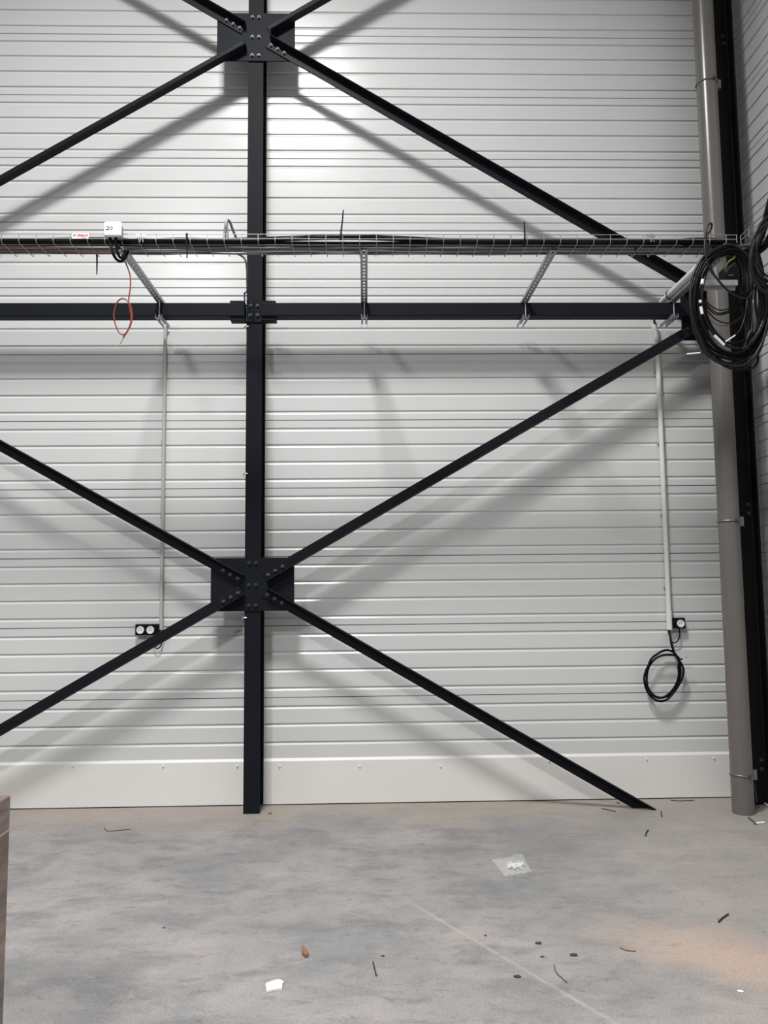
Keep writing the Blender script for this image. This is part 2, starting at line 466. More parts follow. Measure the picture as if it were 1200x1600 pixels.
# root fillets between web and flange
for x, s in ((X0c+.0107, 1), (X1c-.0107, -1)):
    arc = [(x, Yc-.0036)] + [(x+s*(.015-.015*math.sin(t*math.pi/10)), Yc-.0036-(.015-.015*math.cos(t*math.pi/10))) for t in range(6)]
    wb.prism([(a, b) for a, b in arc], TOP-.01, Vector((0, 0, .002)), Vector((1, 0, 0)), Vector((0, 1, 0)), Vector((0, 0, 1)))
wb.build('web', M_STEEL2, cc)
for px, py in ((1128.5, 57), (1130, 69), (1168.5, 788), (1169.5, 802), (1189, 1187), (1190, 1201), (1150, 420), (1151, 433)):
    q = P(px, py, Yc-.004); bolt((min(q.x, X1c-.03), Yc-.004, q.z), cc, BOLT_Z)
# gusset and stiffeners where rail and braces meet the corner column
a = P(1062, 442, CF-.005); b = P(1062, 532, CF-.005)
g = MB().box(a.x, X0c, CF-.010, CF-.0005, b.z, a.z).build('gusset_plate', M_STEEL, cc)
for i in range(3):
    z = a.z-.01-.034*i
    if z > 3.56: MB().box(a.x+.02, X0c, CF-.045, CF-.0105, z-.004, z+.004).build('stiffener', M_STEEL, cc)
for px, py in ((1073, 515), (1082, 521)): 
    q = P(px, py, CF-.0105); bolt((q.x, CF-.019, q.z), cc, BOLT_D)

# ------------------------------------------------------------------ downpipe
PXc, PYc, PR = 2.494, 5.268, .0705
dp = empty('downpipe', (PXc, PYc, 0), 'grey plastic downpipe standing in front of the dark corner column', 'pipe')
MB().tube([(PXc, PYc, .001), (PXc, PYc, 1.9), (PXc, PYc, 5.25), (PXc, PYc, TOP)], PR, 40).build('pipe', M_PVC, dp, True)
for o in list(dp.children): pass
# wider socket collar where two lengths meet (top part slips into the lower)
zj = P(1101, 121, PYc-PR).z
for i, (px, py) in enumerate(((1104, 122), (1142, 813), (1160, 1214))):
    z = P(px, py, PYc-PR).z
    c = MB(); pts = [(PXc+(PR+.003)*math.cos(t), PYc+(PR+.003)*math.sin(t), z+(.006 if i == 2 else 0)*math.sin(t*2)) for t in [k*math.pi/16 for k in range(32)]]
    c.tube(pts, .0055, 8, True)
    c.box(PXc+.062, PXc+.098, PYc-.012, PYc+.012, z-.035, z+.03)
    c.tube([(PXc+.085, PYc, z), (PXc+.085, Yc-.075, z)], .006, 8)
    k = c.build('pipe_clamp', M_CLAMP, dp, False)
    bolt((PXc+.02, PYc-PR-.007, z), dp, BOLT_Z)

# ------------------------------------------------------------------ bracket arms for the tray
ZA = BZ1+.0005                      # underside of the arms = top of the rail
def arm(xc, y_tip, label):
    root = empty('bracket_arm', (xc, BF, ZA), label, 'bracket', None)
    w2 = .0205; h = .021; y0 = y_tip; y1 = BK-.003
    m = MB()
    # perforated underside: cell by cell with an octagonal hole
    pitch = .0505; n = int((y1-y0)/pitch); pitch = (y1-y0)/n
    for i in range(n):
        ya = y0+i*pitch; yb = ya+pitch; ym = (ya+yb)/2
        outer = []
        for k in range(16):
            an = 2*math.pi*k/16; c, s = math.cos(an), math.sin(an)
            t = min(w2/abs(c) if abs(c) > 1e-6 else 9, (pitch/2)/abs(s) if abs(s) > 1e-6 else 9)
            outer.append(Vector((xc+c*t, ym+s*t, ZA)))
        inner = [Vector((xc+.0075*math.cos(2*math.pi*k/16), ym+.0135*math.sin(2*math.pi*k/16), ZA)) for k in range(16)]
        b0 = len(m.v); m.v += outer+inner
        for k in range(16):
            l = (k+1) % 16; m.f.append((b0+k, b0+l, b0+16+l, b0+16+k))
    for s in (-1, 1):
        b0 = len(m.v); x = xc+s*w2
        m.v += [Vector((x, y0, ZA)), Vector((x, y1, ZA)), Vector((x, y1, ZA+h)), Vector((x, y0, ZA+h)),
                Vector((x-s*.008, y0, ZA+h)), Vector((x-s*.008, y1, ZA+h)), Vector((x-s*.008, y1, ZA+h-.006)), Vector((x-s*.008, y0, ZA+h-.006))]
        m.f += [(b0, b0+1, b0+2, b0+3), (b0+3, b0+2, b0+5, b0+4), (b0+4, b0+5, b0+6, b0+7)]
    me_o = m.build('slotted_channel', M_GALV, root)
    so = me_o.modifiers.new('solid', 'SOLIDIFY'); so.thickness = .002; so.offset = 1
    # threaded rod in front of the rail
    MB().tube([(xc+.001, BF-.014, ZA-.128), (xc+.001, BF-.014, ZA+.030)], .0042, 8).build('threaded_rod', M_WIRE, root)
    for zz in (ZA-.108, ZA+.024):
        MB().prism(disc_poly(.010, 6), .008, Vector((xc+.001, BF-.014, zz)), Vector((1, 0, 0)), Vector((0, 1, 0)), Vector((0, 0, 1))).build('nut', M_GALV, root)
    # short U channel clamped under the rail
    c = MB(); za = BZ0-.001
    for s in (-1, 1):
        x0_, x1_ = sorted((xc+s*.0195, xc+s*.0215)); c.box(x0_, x1_, BF-.04, BF+.20, za-.024, za)
    c.box(xc-.0215, xc+.0215, BF-.04, BF-.0, za-.026, za-.024)
    c.box(xc-.0215, xc-.008, BF-.0, BF+.10, za-.026, za-.024); c.box(xc+.008, xc+.0215, BF-.0, BF+.10, za-.026, za-.024)
    c.build('clamp_channel', M_GALV, root)
    return root
arm(P(250, 472, BF).x, 4.475, 'slotted galvanised bracket arm under the tray, leftmost of four')
arm(P(569, 472, BF).x, 4.49, 'slotted galvanised bracket arm right of the middle column, pointing straight at the viewer')
arm(P(820, 472, BF).x, 4.49, 'slotted galvanised bracket arm between the downpipe and the straight middle arm')
X4 = P(1051, 472, BF).x
arm(X4, 4.49, 'slotted galvanised bracket arm beside the corner with a light tube strapped on top')

# ------------------------------------------------------------------ wire-mesh cable tray
TY0, TY1, ZB, TH = 4.445, 4.654, 3.542, .0532
TX0, TX1 = -3.3, P(1151, 372, TY0).x
tray = empty('cable_tray', ((TX0+TX1)/2, (TY0+TY1)/2, ZB), 'long wire-mesh cable tray running across the picture on the bracket arms', 'cable tray')
rw = .0025
for y, z in ((TY0, ZB+TH), (TY0, ZB+.026), (TY0+.040, ZB+.0045), (TY0+.085, ZB+.0045), (TY0+.128, ZB+.0045), (TY0+.17, ZB+.0045), (TY1, ZB+.026), (TY1, ZB+TH)):
    MB().tube([(TX0, y+(rw*1.2 if y == TY0 else 0), z), (TX1, y+(rw*1.2 if y == TY0 else 0), z)], rw, 6).build('long_wire', M_WIRE, tray)
def cross_mesh():
    pts = [(0, TY0, ZB+TH), (0, TY0, ZB+.012), (0, TY0+.003, ZB+.004), (0, TY0+.012, ZB+.001), (0, TY1-.012, ZB+.001), (0, TY1-.003, ZB+.004), (0, TY1, ZB+.012), (0, TY1, ZB+TH)]
    m = MB().tube(pts, rw, 6); off = Vector((0, TY0, ZB))
    t = mesh_obj('cross_wire', [v-off for v in m.v], m.f, M_WIRE); me = t.data; bpy.data.objects.remove(t); return me
CW = cross_mesh()
x = P(32.5, 372, TY0).x - .1*40
while x < TX1+.001:
    if x > TX0:
        o = bpy.data.objects.new('cross_wire', CW); o.location = Vector((x, TY0, ZB))-Vector(tray.location); link(o, tray)
    x += .0997
MB().tube([(TX1, TY0, ZB+TH), (TX1, TY0, ZB+.002)], rw, 6).build('end_wire', M_WIRE, tray)

def text_mesh(s, size, m, name, at, parent, bold=.0):
    cu = bpy.data.curves.new(name, 'FONT'); cu.body = s; cu.size = size; cu.align_x = 'CENTER'; cu.align_y = 'CENTER'; cu.extrude = .0003; cu.offset = bold
    t = bpy.data.objects.new(name, cu); COL.objects.link(t)
    dg = bpy.context.evaluated_depsgraph_get(); me = bpy.data.meshes.new_from_object(t.evaluated_get(dg))
    bpy.data.objects.remove(t)
    me.name = name; me.materials.clear(); me.materials.append(m)
    me.transform(Matrix.Rotation(math.pi/2, 4, 'X'))
    o = bpy.data.objects.new(name, me); o.location = Vector(at)-world_loc(parent); return link(o, parent)

a = P(113, 364.5, TY0-.004); b = P(138.5, 373, TY0-.004)
tg = MB().box(a.x, b.x, TY0-.006, TY0-.0035, b.z, a.z).build('name_tag', M_TAG, tray); tagit(tg, 'white tag with dark and red lettering')
wx = b.x-a.x
def word(t, size, m, x0, zc, bold):
    o = text_mesh(t, size, m, 'lettering', (0, TY0-.0066, zc), tg, bold)
    xs = [v.co.x for v in o.data.vertices]; o.location.x = x0-min(xs)-world_loc(tg).x
    return x0+max(xs)-min(xs)
xe = word('re', .0245, M_INK, a.x+.007, a.z-.0125, .0013)
xe = word('jiband', .0245, M_INKR, xe+.0015, a.z-.0125, .0009)
word('pemsa', .009, M_INKR, a.x+wx*.60, b.z+.0055, .0003)
# coupling pieces that join the tray lengths
for px0, px1 in ((212, 229), (1009, 1024)):
    a = P(px0, 366, TY0-.003); b = P(px1, 371, TY0-.003)
    c = MB().box(a.x, b.x, TY0-.0055, TY0-.003, b.z, a.z)
    c.tube([(a.x+.03, TY0-.008, a.z+.004), (a.x+.034, TY0-.010, b.z), (a.x+.026, TY0-.008, b.z-.03)], .003, 6)
    c.tube([(a.x+.037, TY0-.008, b.z+.002), (a.x+.046, TY0-.008, b.z-.03)], .003, 6)
    tagit(c.build('coupling_clip', M_GALV, tray), 'bent zinc coupling plate')

# second tray, along the right wall toward the viewer
dd = ray(1157, 369); t = (ZB+TH-CAM_H)/dd.z; pc = CAM+dd*t
T2X, T2Y = pc.x, pc.y
tray2 = empty('cable_tray', (T2X+.1, T2Y-1.2, ZB), 'wire-mesh cable tray along the right wall, half hidden by the cable coils', 'cable tray')
for x_, z in ((T2X, ZB+TH), (T2X, ZB+.026), (T2X+.05, ZB+.004), (T2X+.1, ZB+.004), (T2X+.15, ZB+.004), (T2X+.2, ZB+.026), (T2X+.2, ZB+TH)):
    MB().tube([(x_, T2Y, z), (x_, T2Y-2.4, z)], rw, 6).build('long_wire', M_WIRE, tray2)
m = MB().tube([(0, 0, TH), (0, 0, .004), (.006, 0, .001), (.194, 0, .001), (.2, 0, .004), (.2, 0, TH)], rw, 6)
t_ = mesh_obj('cross_wire', m.v, m.f, M_WIRE); CW2 = t_.data; bpy.data.objects.remove(t_)
for i in range(25):
    o = bpy.data.objects.new('cross_wire', CW2); o.location = Vector((T2X, T2Y-.1*i, ZB))-Vector(tray2.location); link(o, tray2)

# ------------------------------------------------------------------ cables lying in the tray
rnd = random.Random(5)
def cable(name, pts, r, m, label, cat='cable', group=None, sides=8, n=5, smooth=True, closed=False):
    path = smooth_path(pts, n, closed)
    b = MB().tube(path, r, sides, closed)
    o = b.build(name, m, None, smooth, base=centre(path))
    return tagit(o, label, cat, group)

def tray_cable(y, z, r, m, label, group, amp=.004, x0=TX0+.02, x1=None, bump=0, seed=0):
    rr = random.Random(seed); x1 = x1 if x1 is not None else TX1-.06
    pts = []; x = x0; bx = P(540, 372, y).x
    while x < x1:
        bz = bump*math.exp(-((x-bx)/.42)**2)
        pts.append((x, y+rr.uniform(-amp, amp), max(ZB+.0075+r, z+rr.uniform(-amp, amp)*.7)+bz)); x += .22
    pts.append((x1, y, z))
    return cable('tray_cable', pts, r, m, label, 'cable', group, 8, 3)
gb = 'black cables lying in the wire tray'
for i, (dy, dz, r, bump) in enumerate(((.014, .020, .0065, .026), (.022, .034, .0055, .024), (.030, .020, .0070, .024), (.034, .034, .006, .028),
                                       (.046, .020, .0085, 0), (.062, .020, .009, 0), (.080, .0195, .009, 0), (.044, .036, .005, .028), (.022, .0135, .005, .018))):
    tray_cable(TY0+dy, ZB+dz, r, M_BLACK if i % 3 else M_BLACKG, 'black cable lying in the long wire tray', gb, .0045 if i in (0, 1, 3, 7) else .002, seed=i, bump=bump)
gg = 'thin grey and blue cables at the back of the tray'
for i, (dy, dz, r, m) in enumerate(((.100, .015, .0045, M_CGREY), (.112, .014, .005, M_CBLUE), (.124, .015, .0045, M_CGREY), (.137, .014, .005, M_CGREY), (.150, .015, .0045, M_CBLUE), (.164, .015, .005, M_CGREY), (.178, .014, .0045, M_CBLUE), (.19, .014, .0045, M_CGREY))):
    tray_cable(TY0+dy, ZB+dz, r, m, 'thin grey-blue cable at the back of the long wire tray', gg, .0035, x0=P(193, 390, TY0+dy).x, seed=20+i)
gr = 'thin dull red cables at the left of the tray'
for i, (dy, dz, r) in enumerate(((.105, .015, .0048), (.118, .014, .005), (.131, .015, .0048), (.145, .014, .005), (.159, .015, .005), (.174, .014, .005))):
    tray_cable(TY0+dy, ZB+dz, r, M_CPINK, 'thin dull red cable in the left end of the wire tray', gr, .003, x1=P(191, 390, TY0+dy).x, seed=40+i)
# loose cables lifting off the tray near the corner
cable('loose_cable', [P(1010, 383, 4.4893), P(1045, 377, 4.4795), P(1080, 372.5, 4.4795), P(1120, 373, 4.4795), P(1150, 378, 4.4893), P(1166, 384, 4.509)], .0045, M_BLACK, 'thin black cable arching over the right end of the long tray')
cable('loose_cable', [P(1000, 383, 4.509), P(1040, 380, 4.4992), P(1075, 383, 4.4795), P(1098, 374, 4.4598)], .004, M_BLACK, 'short black cable curving up to the looped cable end near the downpipe')

# zip ties with long tails
def tie(pts, label, r=(.0062, .0034)):
    path = smooth_path(pts, 4); rs = [r[0]+(r[1]-r[0])*i/(len(path)-1) for i in range(len(path))]
    b = MB().tube(path, rs, 6)
    p0 = path[0]; b.box(p0.x-.006, p0.x+.006, p0.y-.004, p0.y+.004, p0.z-.005, p0.z+.005)
    return tagit(b.build('cable_tie', M_BLACK, None, False, base=path[0]), label, 'cable tie')
tie([P(532, 374, 4.4303), P(533, 362, 4.4303), P(535, 345, 4.4303), P(536.5, 328, 4.4303)], 'black cable tie sticking up from the tray right of the column, tallest one')
tie([P(820, 384, 4.4303), P(820, 366, 4.4303), P(819, 346, 4.4303)], 'black cable tie sticking up from the tray above the third bracket arm')
tie([P(292, 366, 4.4352), P(291.5, 380, 4.4352), P(292.5, 391, 4.4352), P(292, 403, 4.4352)], 'black cable tie hanging over the tray side right of the white box')
tie([P(151.5, 397, 4.6272), P(151.5, 410, 4.6272), P(151.3, 429, 4.6272)], 'black cable tie hanging below the tray left of the white box')
tie([P(993, 388, 4.4795), P(995, 398, 4.4795), P(998, 410, 4.4795)], 'thin black cable tie hanging below the tray near the right brace', (.003, .0015))

# ------------------------------------------------------------------ white junction box with two cords
YB = 4.371
a = P(161.5, 345.5, YB); b = P(189.5, 369, YB)
jb = empty('junction_box', ((a.x+b.x)/2, YB+.03, b.z), 'white junction box fixed on the tray with handwritten marks', 'box')
lid = MB().box(a.x, b.x, YB, YB+.022, b.z, a.z).build('lid', M_WHITE, jb); bevel(lid, .012, 4)
for f in lid.data.polygons: f.use_smooth = True
body = MB(); 
w_ = b.x-a.x; i_ = .010
n0 = 0
ring0 = [(a.x+.004, YB+.018, b.z+.004), (b.x-.004, YB+.018, b.z+.004), (b.x-.004, YB+.018, a.z-.004), (a.x+.004, YB+.018, a.z-.004)]
ring1 = [(a.x+.012, YB+.064, b.z+.008), (b.x-.008, YB+.064, b.z+.008), (b.x-.008, YB+.064, a.z-.02), (a.x+.012, YB+.064, a.z-.02)]
body.v = [Vector(v) for v in ring0+ring1]; body.f = [(0, 1, 2, 3), (7, 6, 5, 4)]+[(i, (i+1) % 4, 4+(i+1) % 4, 4+i) for i in range(4)]
bevel(body.build('body', M_COND, jb), .003, 2)
def zp(u, v): return P(155+u/26.67, 340+v/26.67, YB-.0006)
mk = MB().tube([zp(268, 492), zp(395, 492), zp(425, 465), zp(415, 420), zp(385, 385), zp(355, 362), zp(322, 388)], .0019, 5)
mk.tube([zp(340, 395), zp(395, 405)], .0016, 5)
mk.tube([zp(462, 408), zp(478, 380), zp(520, 378), zp(545, 410), zp(545, 460), zp(520, 492), zp(470, 492)], .0019, 5)
tagit(mk.build('handwriting', M_INK, jb), 'black handwritten marks')
for px in (172, 181):
    q = P(px, 373, YB+.035)
    MB().tube([(q.x, YB+.035, b.z+.006), (q.x, YB+.035, b.z-.012)], .010, 10).build('cable_gland', M_BLACK, jb)
q1 = P(172, 376, YB+.035); q2 = P(181, 376, YB+.035)
cable('black_cord', [q1, P(174, 386, 4.4007), P(177, 397, 4.4007), P(183, 406, 4.4204), P(190, 408, 4.4499), P(196, 402, 4.4893), P(200, 393, 4.5287)], .0085, M_BLACK, 'thick black cord looping under the white box, outer of the two')
cable('black_cord', [q2, P(182, 388, 4.4056), P(185, 398, 4.4106), P(189, 403, 4.4303), P(193, 400, 4.4499), P(195, 392, 4.4893)], .0085, M_BLACK, 'thick black cord looping under the white box, inner of the two')
# red cable with one loop
YR = 4.53
cable('red_cable', [P(190, 398, YR), P(193, 404, YR), P(199, 417, YR), P(203.5, 432, YR), P(203.5, 450, YR), P(201.5, 464, YR), P(201, 474, YR), P(203, 484, YR), P(205, 495, YR),
      P(203, 508, YR), P(197, 520, YR+.01), P(191.5, 523, YR+.01), P(185, 518, YR+.012), P(179.5, 504, YR+.012), P(178, 491, YR+.012), P(181, 477, YR+.012), P(186, 469, YR+.01),
      P(192, 466.5, YR), P(199, 470, YR-.009), P(204.5, 480, YR-.01), P(206.5, 494, YR-.01), P(204, 508, YR-.01), P(197, 521, YR-.008), P(190, 531, YR)],
      .0042, M_CRED, 'thin red cable hanging in one loop below the white box', n=5)
cable('cable_end', [P(192, 528, YR-.002), P(186.5, 538, YR)], .0055, M_COND, 'grey stripped end of the red hanging cable', n=2)

# bent metal tube sticking up behind the tray and its tail down the column
YH = 4.706
h = MB().tube(smooth_path([P(351, 378, YH), P(351.5, 362, YH), P(353, 350, YH), P(356, 344.5, YH+.01), P(359.5, 347.5, YH+.03), P(363, 357, YH+.05), P(370, 374, YH+.08)], 5), .0085, 10)
h.tube([P(355.8, 378, YH-.005), P(355.3, 362, YH-.005), P(354.6, 348, YH-.002)], .0062, 8)
tagit(h.build('bent_tube', M_HOOK, None, True, base=P(355, 378, YH)), 'shiny bent metal tube rising behind the tray left of the column', 'tube')
cable('grey_cable', [P(372, 397, 4.60), P(379, 401, 4.68), P(383, 406, 4.80), P(385.5, 418, 5.0), P(386, 435, 5.2), P(386, 455, 5.36), (CX-.066, 5.40, 3.60), (CX-.066, 5.42, 3.545)], .0065, M_CGREY, 'grey cable dropping from the tray down the left edge of the column')
# small clips on the left edge of the column
for (px, py), lb in zip(((384, 511), (386, 741), (384, 966)), ('just below the rail splice', 'midway between rail and lower gusset plate', 'below the lower gusset plate')):
    q = P(px, py, CF-.004)
    c = MB().tube(smooth_path([(CX-.072, CF+.012, q.z+.004), (CX-.060, CF-.006, q.z+.004), (CX-.040, CF-.006, q.z+.003)], 3), .005, 8)
    c.tube([(CX-.071, CF+.012, q.z+.004), (CX-.071, CF+.012, q.z-.014)], .004, 6)
    tagit(c.build('cable_clip', M_CHROME, None, True, base=(CX-.058, CF, q.z)), 'small bright metal clip on the column edge '+lb, 'clip')
q = P(380, 985, CF+.01)
lv = empty('lever_valve', (CX-.062, CF+.02, q.z), 'small valve with dark red lever at the column edge below the gusset', 'valve')
MB().box(CX-.068, CX-.057, CF+.008, CF+.03, q.z-.02, q.z+.022).build('body', M_CHROME, lv)
hd = P(367.5, 988, CF+.01)
MB().tube(smooth_path([(CX-.067, CF+.012, q.z+.006), (CX-.085, CF+.010, q.z+.005), (hd.x, CF+.010, hd.z)], 3), .006, 8).build('lever', M_REDD, lv)

# ------------------------------------------------------------------ conduits on the wall
def conduit(top, bot, r, m, label, sleeve_y=None):
    a = P(*top, WALL_Y-r-.006); b = P(*bot, WALL_Y-r-.006)
    root = empty('wall_conduit', (b.x, b.y, b.z), label, 'conduit')
    MB().tube([a, b], r, 16).build('pipe', m, root, True)
    L_ = (a-b).length
    if sleeve_y:
        c = a+(b-a)*((sleeve_y-top[1])/(bot[1]-top[1]))
        MB().tube([c, b+Vector((0, 0, .001))], r*1.18, 16).build('sleeve', m, root, True)
    for t in (.13, .38, .62, .86):
        c = a+(b-a)*t
        MB().box(c.x-r-.006, c.x-r+.004, c.y-.004, WALL_Y-.0005, c.z-.006, c.z+.006).build('pipe_clip', M_COND, root)
    return root
conduit((258.5, 512), (251.5, 984), .0125, M_COND, 'thin grey conduit down the wall left of the column', 963)
conduit((1026, 520), (1046.5, 984), .0185, M_CONDL, 'pale grey conduit down the wall near the downpipe', 956)
cable('conduit_elbow', [P(1022, 505, WALL_Y-.04), P(1022.5, 512, WALL_Y-.04), P(1025, 524, WALL_Y-.03), P(1026.5, 534, WALL_Y-.026)], .020, M_CONDL, 'pale grey bend at the head of the right conduit', 'conduit', sides=14)
cable('feed_cable', [P(1022.5, 497, WALL_Y-.09), P(1022.5, 508, WALL_Y-.045)], .008, M_BLACK, 'short black cable entering the right conduit under the rail')
cable('feed_cable', [P(262, 505, CF+.16), P(261, 511, WALL_Y-.03), P(259.5, 519, WALL_Y-.02), P(258.8, 530, WALL_Y-.0185)], .009, M_COND, 'short grey cable entering the left conduit under the rail')
# light tube strapped along the fourth arm
p0 = Vector((X4-.026, BF+.03, ZA+.050)); p1 = Vector((X4-.026, 4.56, ZA+.050))
tb = empty('conduit_tube', tuple(p0), 'pale plastic tube strapped along the bracket arm beside the corner', 'conduit')
MB().tube([p0+Vector((-.01, .09, -.004)), p0, p1, p1+Vector((0, -.05, 0))], [.016, .024, .024, .024], 16).build('tube', M_CONDL, tb, True)
for t in (.06, .80):
    c = p0.lerp(p1, t)
    MB().tube([(c.x+.028*math.cos(k*math.pi/8), c.y, c.z-.004+.032*math.sin(k*math.pi/8)) for k in range(16)], .0038, 6, True).build('strap', M_BLACK, tb)

# ------------------------------------------------------------------ sockets
def socket(px0, px1, py0, py1, faces, label, hinge_left=False):
    y = WALL_Y-.048
    a = P(px0, py0, y); b = P(px1, py1, y)
    root = empty('power_socket', ((a.x+b.x)/2, WALL_Y-.001, b.z), label, 'socket')
    h = MB().box(a.x, b.x, y, WALL_Y-.001, b.z, a.z).build('housing', M_BLACK, root); bevel(h, .005, 2)
    for fx in faces:
        c = P(fx, (py0+py1)/2+.5, y)
        f = MB()
        n = len(f.v)
        f.prism(disc_poly(.027, 28), -.004, Vector((c.x, y, c.z)))
        o = f.build('socket_face', M_WHITE, root)
        rg = MB().tube([(c.x+.0235*math.cos(k*math.pi/12), y-.0045, c.z+.0235*math.sin(k*math.pi/12)) for k in range(24)], .0035, 6, True)
        rg.build('rim', M_WHITE, o, True)
        hl = MB()
        for sx, sz in ((-.0095, 0), (.0095, 0)): hl.prism(disc_poly(.0028, 8), -.0006, Vector((c.x+sx, y-.004, c.z+sz)))
        hl.build('pin_hole', M_INK, o)
        MB().tube([(c.x, y-.004, c.z+.010), (c.x, y-.012, c.z+.010)], .0024, 8).build('earth_pin', M_CHROME, o)
    return root
socket(211, 248, 975.5, 992.5, (219.3, 235), 'black double power socket with two white faces by the left conduit')
socket(1050.3, 1071.5, 965.5, 982, (1063.5,), 'black single power socket beside the foot of the right conduit')
cable('socket_lead', [P(239, 994, WALL_Y-.03), P(240, 1004, WALL_Y-.03), P(244, 1013, WALL_Y-.03), P(250, 1011, WALL_Y-.03), P(253.5, 1000, WALL_Y-.025), P(252.5, 986, WALL_Y-.022)], .0045, M_BLACK, 'black lead looping from the left conduit to the double socket')
cable('socket_lead', [P(1061, 982, WALL_Y-.03), P(1062, 992, WALL_Y-.03), P(1059, 1001, WALL_Y-.03), P(1053, 1004.5, WALL_Y-.03), P(1047.5, 1000, WALL_Y-.028), P(1045.5, 986, WALL_Y-.024)], .005, M_BLACK, 'black lead looping from the right conduit to the single socket')
# coil of spare black cable hanging from the right conduit
def q9(u, v, y): return P(1000+u/10, 950+v/10, y)
YW = WALL_Y-.075
coil_pts = [q9(450, 345, WALL_Y-.028), q9(470, 440, WALL_Y-.045), q9(490, 560, YW), q9(530, 690, YW), q9(590, 790, YW), q9(650, 880, YW), q9(680, 980, YW), q9(660, 1090, YW), q9(600, 1210, YW), q9(520, 1330, YW),
            q9(420, 1430, YW), q9(310, 1455, YW), q9(190, 1400, YW), q9(100, 1270, YW), q9(65, 1110, YW), q9(90, 990, YW), q9(135, 890, YW), q9(180, 790, YW), q9(270, 720, YW+.01),
            q9(370, 665, YW+.015), q9(470, 665, YW+.015), q9(560, 730, YW+.015), q9(610, 850, YW+.015), q9(630, 980, YW+.015), q9(610, 1120, YW+.015), q9(550, 1250, YW+.015), q9(440, 1370, YW+.015), q9(310, 1400, YW+.015),
            q9(200, 1350, YW+.015), q9(120, 1230, YW+.015), q9(105, 1080, YW+.015), q9(135, 930, YW+.012), q9(220, 810, YW), q9(330, 745, YW-.01), q9(450, 730, YW-.014), q9(560, 745, YW-.014), q9(610, 800, YW-.012),
            q9(600, 920, YW-.012), q9(605, 1050, YW-.01), q9(570, 1180, YW-.01), q9(500, 1290, YW), q9(380, 1390, YW), q9(270, 1400, YW), q9(170, 1340, YW)]
cc2 = empty('cable_coil', tuple(q9(450, 345, WALL_Y-.02)), 'black spare cable coiled and hanging below the right conduit', 'cable coil')
MB().tube(smooth_path(coil_pts, 5), .0082, 10).build('cable', M_BLACK, cc2, True)
MB().tube(smooth_path([q9(590, 800, YW-.02), q9(630, 800, YW-.02), q9(665, 797, YW-.02)], 3), .006, 8).build('cable_end', M_BLACK, cc2)
MB().tube([q9(662, 797, YW-.02), q9(760, 800, YW-.022)], .0036, 8).build('bare_core', M_WHITE, cc2)
MB().tube([q9(690, 792, YW-.02), q9(750, 774, YW-.02)], .002, 6).build('bare_core', M_BLACK, cc2)

# ------------------------------------------------------------------ cable coils at the corner
def z7(u, v, y): return P(1065+u/7.62, 375+v/7.62, y)
YQ = 4.352
big = empty('cable_coil', tuple(P(1140, 388, YQ)), 'large bundle of black cables coiled and hung at the end of the long tray', 'cable coil')
def loop(cx, cy, rx, ry, rot, r, y, m=M_BLACK, seed=0, wob=.03, tilt=0, squash=0, parent=big, yq=None, name='cable_loop'):
    rr = random.Random(seed); N = 14; pts = []
    for k in range(N):
        t = 2*math.pi*k/N
        w1 = 1+rr.uniform(-wob, wob)
        u = rx*w1*math.cos(t); v = ry*w1*math.sin(t)
        if v > 0: u *= 1-squash*v/ry
        x_ = cx+u*math.cos(rot)-v*math.sin(rot); y_ = cy+u*math.sin(rot)+v*math.cos(rot)
        pts.append(P(x_, y_, y+tilt*math.sin(t)+rr.uniform(-.008, .008)))
    return MB().tube(smooth_path(pts, 5, True), r, 8, True).build(name, m, parent, True)
specs = [(1140, 478, 60, 94, -.10, .0085), (1141, 476, 57, 88, -.08, .0080), (1143, 472, 53, 84, -.14, .0090), (1140, 480, 60, 90, -.05, .0075), (1144, 470, 55, 80, -.05, .0085),
         (1143, 474, 50, 79, -.10, .0080), (1146, 476, 56, 86, -.16, .0070), (1138, 476, 54, 82, -.02, .0085), (1142, 481, 58, 95, -.12, .0060), (1147, 468, 50, 76, -.1, .0080), (1140, 483, 55, 90, -.18, .0070), (1146, 465, 48, 72, -.05, .0075)]
for i, (cx_, cy_, rx, ry, rot, r) in enumerate(specs):
    loop(cx_, cy_, rx, ry, rot, r, YQ+(i % 4)*.018-.03, M_BLACK if i % 3 else M_BLACKG, i, .035, .02)
# inner thin loops sagging in front of the pipe
for i, (u0, v0, u1, v1, um, vm) in enumerate(((300, 740, 790, 640, 500, 835), (300, 770, 800, 660, 480, 870), (300, 800, 790, 700, 470, 890), (310, 850, 760, 850, 560, 990), (310, 930, 700, 930, 500, 1020))):
    y = YQ+.07+.01*i
    MB().tube(smooth_path([z7(u0, v0, y), z7(u0+(um-u0)*.45, v0+(vm-v0)*.75, y), z7(um, vm, y), z7(um+(u1-um)*.55, vm+(v1-vm)*.35, y), z7(u1, v1, y)], 5), .0040 if i < 4 else .002, 6).build('thin_cable', M_BLACK if i < 4 else M_CGREY, big, True)
